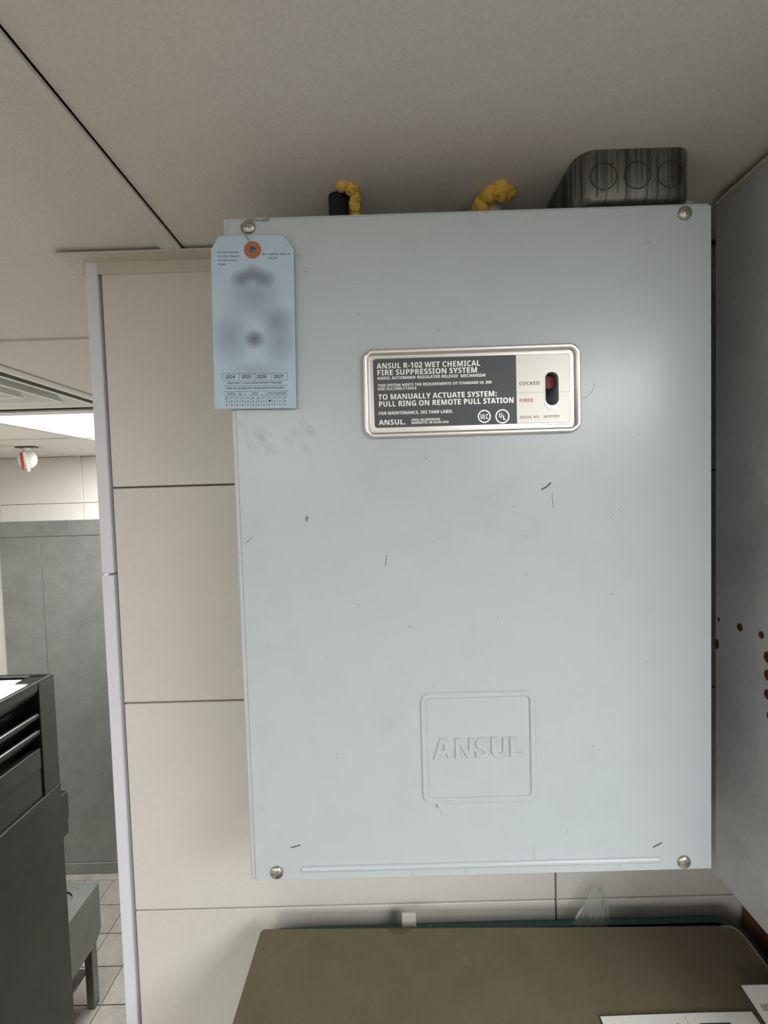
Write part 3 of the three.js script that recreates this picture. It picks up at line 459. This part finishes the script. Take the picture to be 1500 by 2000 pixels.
{ // cardboard cover sheet
  const o = thing('cardboard_cover', 'stained brown cardboard cover sheet resting on the teal crate', 'cardboard', [0.1025, YS + 0.278, -0.327]); o.rotation.y = -0.021;
  const hx = 0.2565, z0 = -0.1555, z1 = 0.165;
  const cv = canvas(1024, 640, (c) => {
    c.fillStyle = '#9a9284'; c.fillRect(0, 0, 1024, 640); const R = rng(31), s = 1024 / 0.513, X = (x) => (x + hx) * s, Y = (z) => (z - z0) * s;
    for (let i = 0; i < 700; i++) { c.fillStyle = R() < 0.5 ? 'rgba(178,165,140,0.03)' : 'rgba(90,76,58,0.025)'; c.beginPath(); c.ellipse(R() * 1024, R() * 640, 8 + R() * 60, 6 + R() * 40, R() * 3, 0, 7); c.fill(); }
    for (let i = 0; i < 6000; i++) { c.fillStyle = R() < 0.5 ? 'rgba(190,172,146,0.12)' : 'rgba(80,62,44,0.12)'; c.fillRect(R() * 1024, R() * 640, 1 + R() * 3, 1 + R() * 2); }
    const stain = (x, z, rx, rz, col) => { c.fillStyle = col; c.beginPath(); for (let i = 0; i <= 40; i++) { const t = i / 40 * Math.PI * 2, q = 1 + 0.14 * noise.noise(Math.cos(t) * 2 + x * 40, Math.sin(t) * 2, 1); c.lineTo(X(x) + Math.cos(t) * rx * s * q, Y(z) + Math.sin(t) * rz * s * q); } c.fill(); };
    stain(-0.105, -0.157, 0.014, 0.010, 'rgba(92,74,48,0.35)'); stain(-0.018, -0.052, 0.022, 0.009, 'rgba(86,62,30,0.28)'); stain(0.03, -0.045, 0.02, 0.006, 'rgba(86,62,30,0.18)');
    c.strokeStyle = 'rgba(205,190,165,0.5)'; c.lineWidth = 2; for (const [a, b, d, e] of [[-0.045, -0.135, -0.04, -0.132], [-0.04, -0.12, -0.034, -0.124], [-0.038, -0.118, -0.032, -0.115]]) { c.beginPath(); c.moveTo(X(a), Y(b)); c.lineTo(X(d), Y(e)); c.stroke(); }
  });
  const t = ctex(cv); const mat = std(0xc0b8aa, 0.85, { map: t, bumpMap: bumpOf(gCard), bumpScale: 0.0002 });
  const sh = rr(-hx, -z1, hx, -z0, 0.005), g = ext(sh, 0.0165, 0.022, 0.0018, 3, 8); const p = g.attributes.position, uv = g.attributes.uv; for (let i = 0; i < p.count; i++) uv.setXY(i, (p.getX(i) + hx) / (2 * hx), (p.getY(i) + z1) / (z1 - z0)); g.rotateX(-Math.PI / 2);
  mesh('top_sheet', g, mat, o);
  const g2 = ext(ring(-hx + 0.0005, -z1 + 0.0005, hx - 0.0005, -z0 - 0.0005, 0.0045, 0.0035), 0.0005, 0.0163); g2.rotateX(-Math.PI / 2); mesh('folded_edge', g2, mat, o);
  const hem = tube([[hx - 0.016, 0.021, z0 + 0.0012], [hx - 0.005, 0.0215, z0 + 0.002], [hx - 0.001, 0.0215, z0 + 0.007], [hx - 0.001, 0.0215, z0 + 0.06], [hx - 0.001, 0.0215, z1 - 0.02]], 0.0016, 60, 8); mesh('hem', hem, mat, o);
}
tag(mesh('cardboard_carton', merge([rbox(0.402, 0.72, YS, 1.868, -0.52, -0.17, 0.004), box(0.4014, 0.403, YS + 0.001, 1.866, -0.36, -0.33)]), M.brown), 'plain brown cardboard carton standing under the metal duct', 'carton');
{ // crumpled clear film peaking behind the lid
  const P = [], I = [], N = 28, Mv = 20;
  for (let j = 0; j <= Mv; j++) for (let i = 0; i <= N; i++) {
    const u = i / N * 2 - 1, v = j / Mv, half = 0.025 * Math.pow(1 - v, 0.8) + 0.002, xx = -0.009 * (1 - v) + 0.002 * Math.sin(v * 3) + u * half;
    P.push(0.2235 + xx + 0.004 * v, 1.768 + v * 0.058, -0.504 + 0.005 * Math.cos(u * 1.5) + 0.0045 * noise.noise(u * 3.1, v * 2.2, 4) + 0.003 * noise.noise(u * 8, v * 4, 9));
  }
  for (let j = 0; j < Mv; j++) for (let i = 0; i < N; i++) { const a = j * (N + 1) + i; I.push(a, a + 1, a + N + 2, a, a + N + 2, a + N + 1); }
  const g = new THREE.BufferGeometry(); g.setAttribute('position', new THREE.Float32BufferAttribute(P, 3)); g.setIndex(I); g.computeVertexNormals();
  tag(mesh('plastic_bag', g, M.film), 'crumpled clear plastic bag peaking behind the cardboard cover sheet', 'bag');
}
tag(mesh('plastic_clip', rbox(0.0045, 0.0205, 1.781, 1.8035, -0.4995, -0.4965, 0.001), std(0xb9b7ae, 0.6)), 'small pale plastic clip between cardboard cover sheet and tiled wall', 'clip');
// papers: gently waved sheets
function sheet(name, label, w, d, pos, turn, drawing, wave, curl) {
  const g = new THREE.BoxGeometry(w, 0.0004, d, 40, 1, 30), p = g.attributes.position;
  for (let i = 0; i < p.count; i++) { const x = p.getX(i), z = p.getZ(i); p.setY(i, p.getY(i) + wave * (noise.noise(x * 9, z * 9, w * 10) + 0.6) + curl * Math.pow(Math.max(0, (-z / d + 0.5) - 0.4) / 0.6, 2)); }
  g.computeVertexNormals();
  const m = mesh(name, g, std(0xf2f1ee, 0.8, { map: ctex(drawing) })); m.position.set(...pos); m.rotation.y = turn; return tag(m, label, 'paper', 'papers on the cardboard cover sheet');
}
const form = (seed) => canvas(700, 900, (c) => {
  c.fillStyle = '#fbfbf8'; c.fillRect(0, 0, 700, 900); c.strokeStyle = '#c9c9c6'; c.lineWidth = 3; const R = rng(seed);
  c.fillStyle = '#303033';
  if (seed === 1) { c.fillRect(430, 38, 140, 26); c.fillStyle = '#8b8b92'; c.fillRect(430, 64, 140, 34); c.strokeRect(380, 14, 1, 400); c.fillStyle = '#5a5a5c'; for (const [x, y] of [[195, 52], [335, 34], [600, 70]]) { c.save(); c.translate(x, y); c.rotate(1.2); c.fillRect(0, 0, 36, 9); c.restore(); } }
  else { c.fillStyle = '#bdbdb8'; c.fillRect(30, 80, 640, 30); c.fillStyle = '#6d6d6d'; c.fillRect(520, 150, 60, 16); }
  for (let y = 180; y < 860; y += 34) { c.fillStyle = '#85858a'; c.fillRect(60, y, 120 + R() * 440, 9); }
});
sheet('paper_sheet', 'white printed form lying flat on the cardboard cover sheet', 0.136, 0.19, [0.247, 1.8005, -0.2985], 0.01, form(1), 0.0016, 0.0);
sheet('paper_sheet', 'curled white printed sheet propped over the flat form', 0.12, 0.16, [0.3745, 1.8035, -0.327], 0.0, form(2), 0.002, 0.006);
renderer.render(scene, camera);
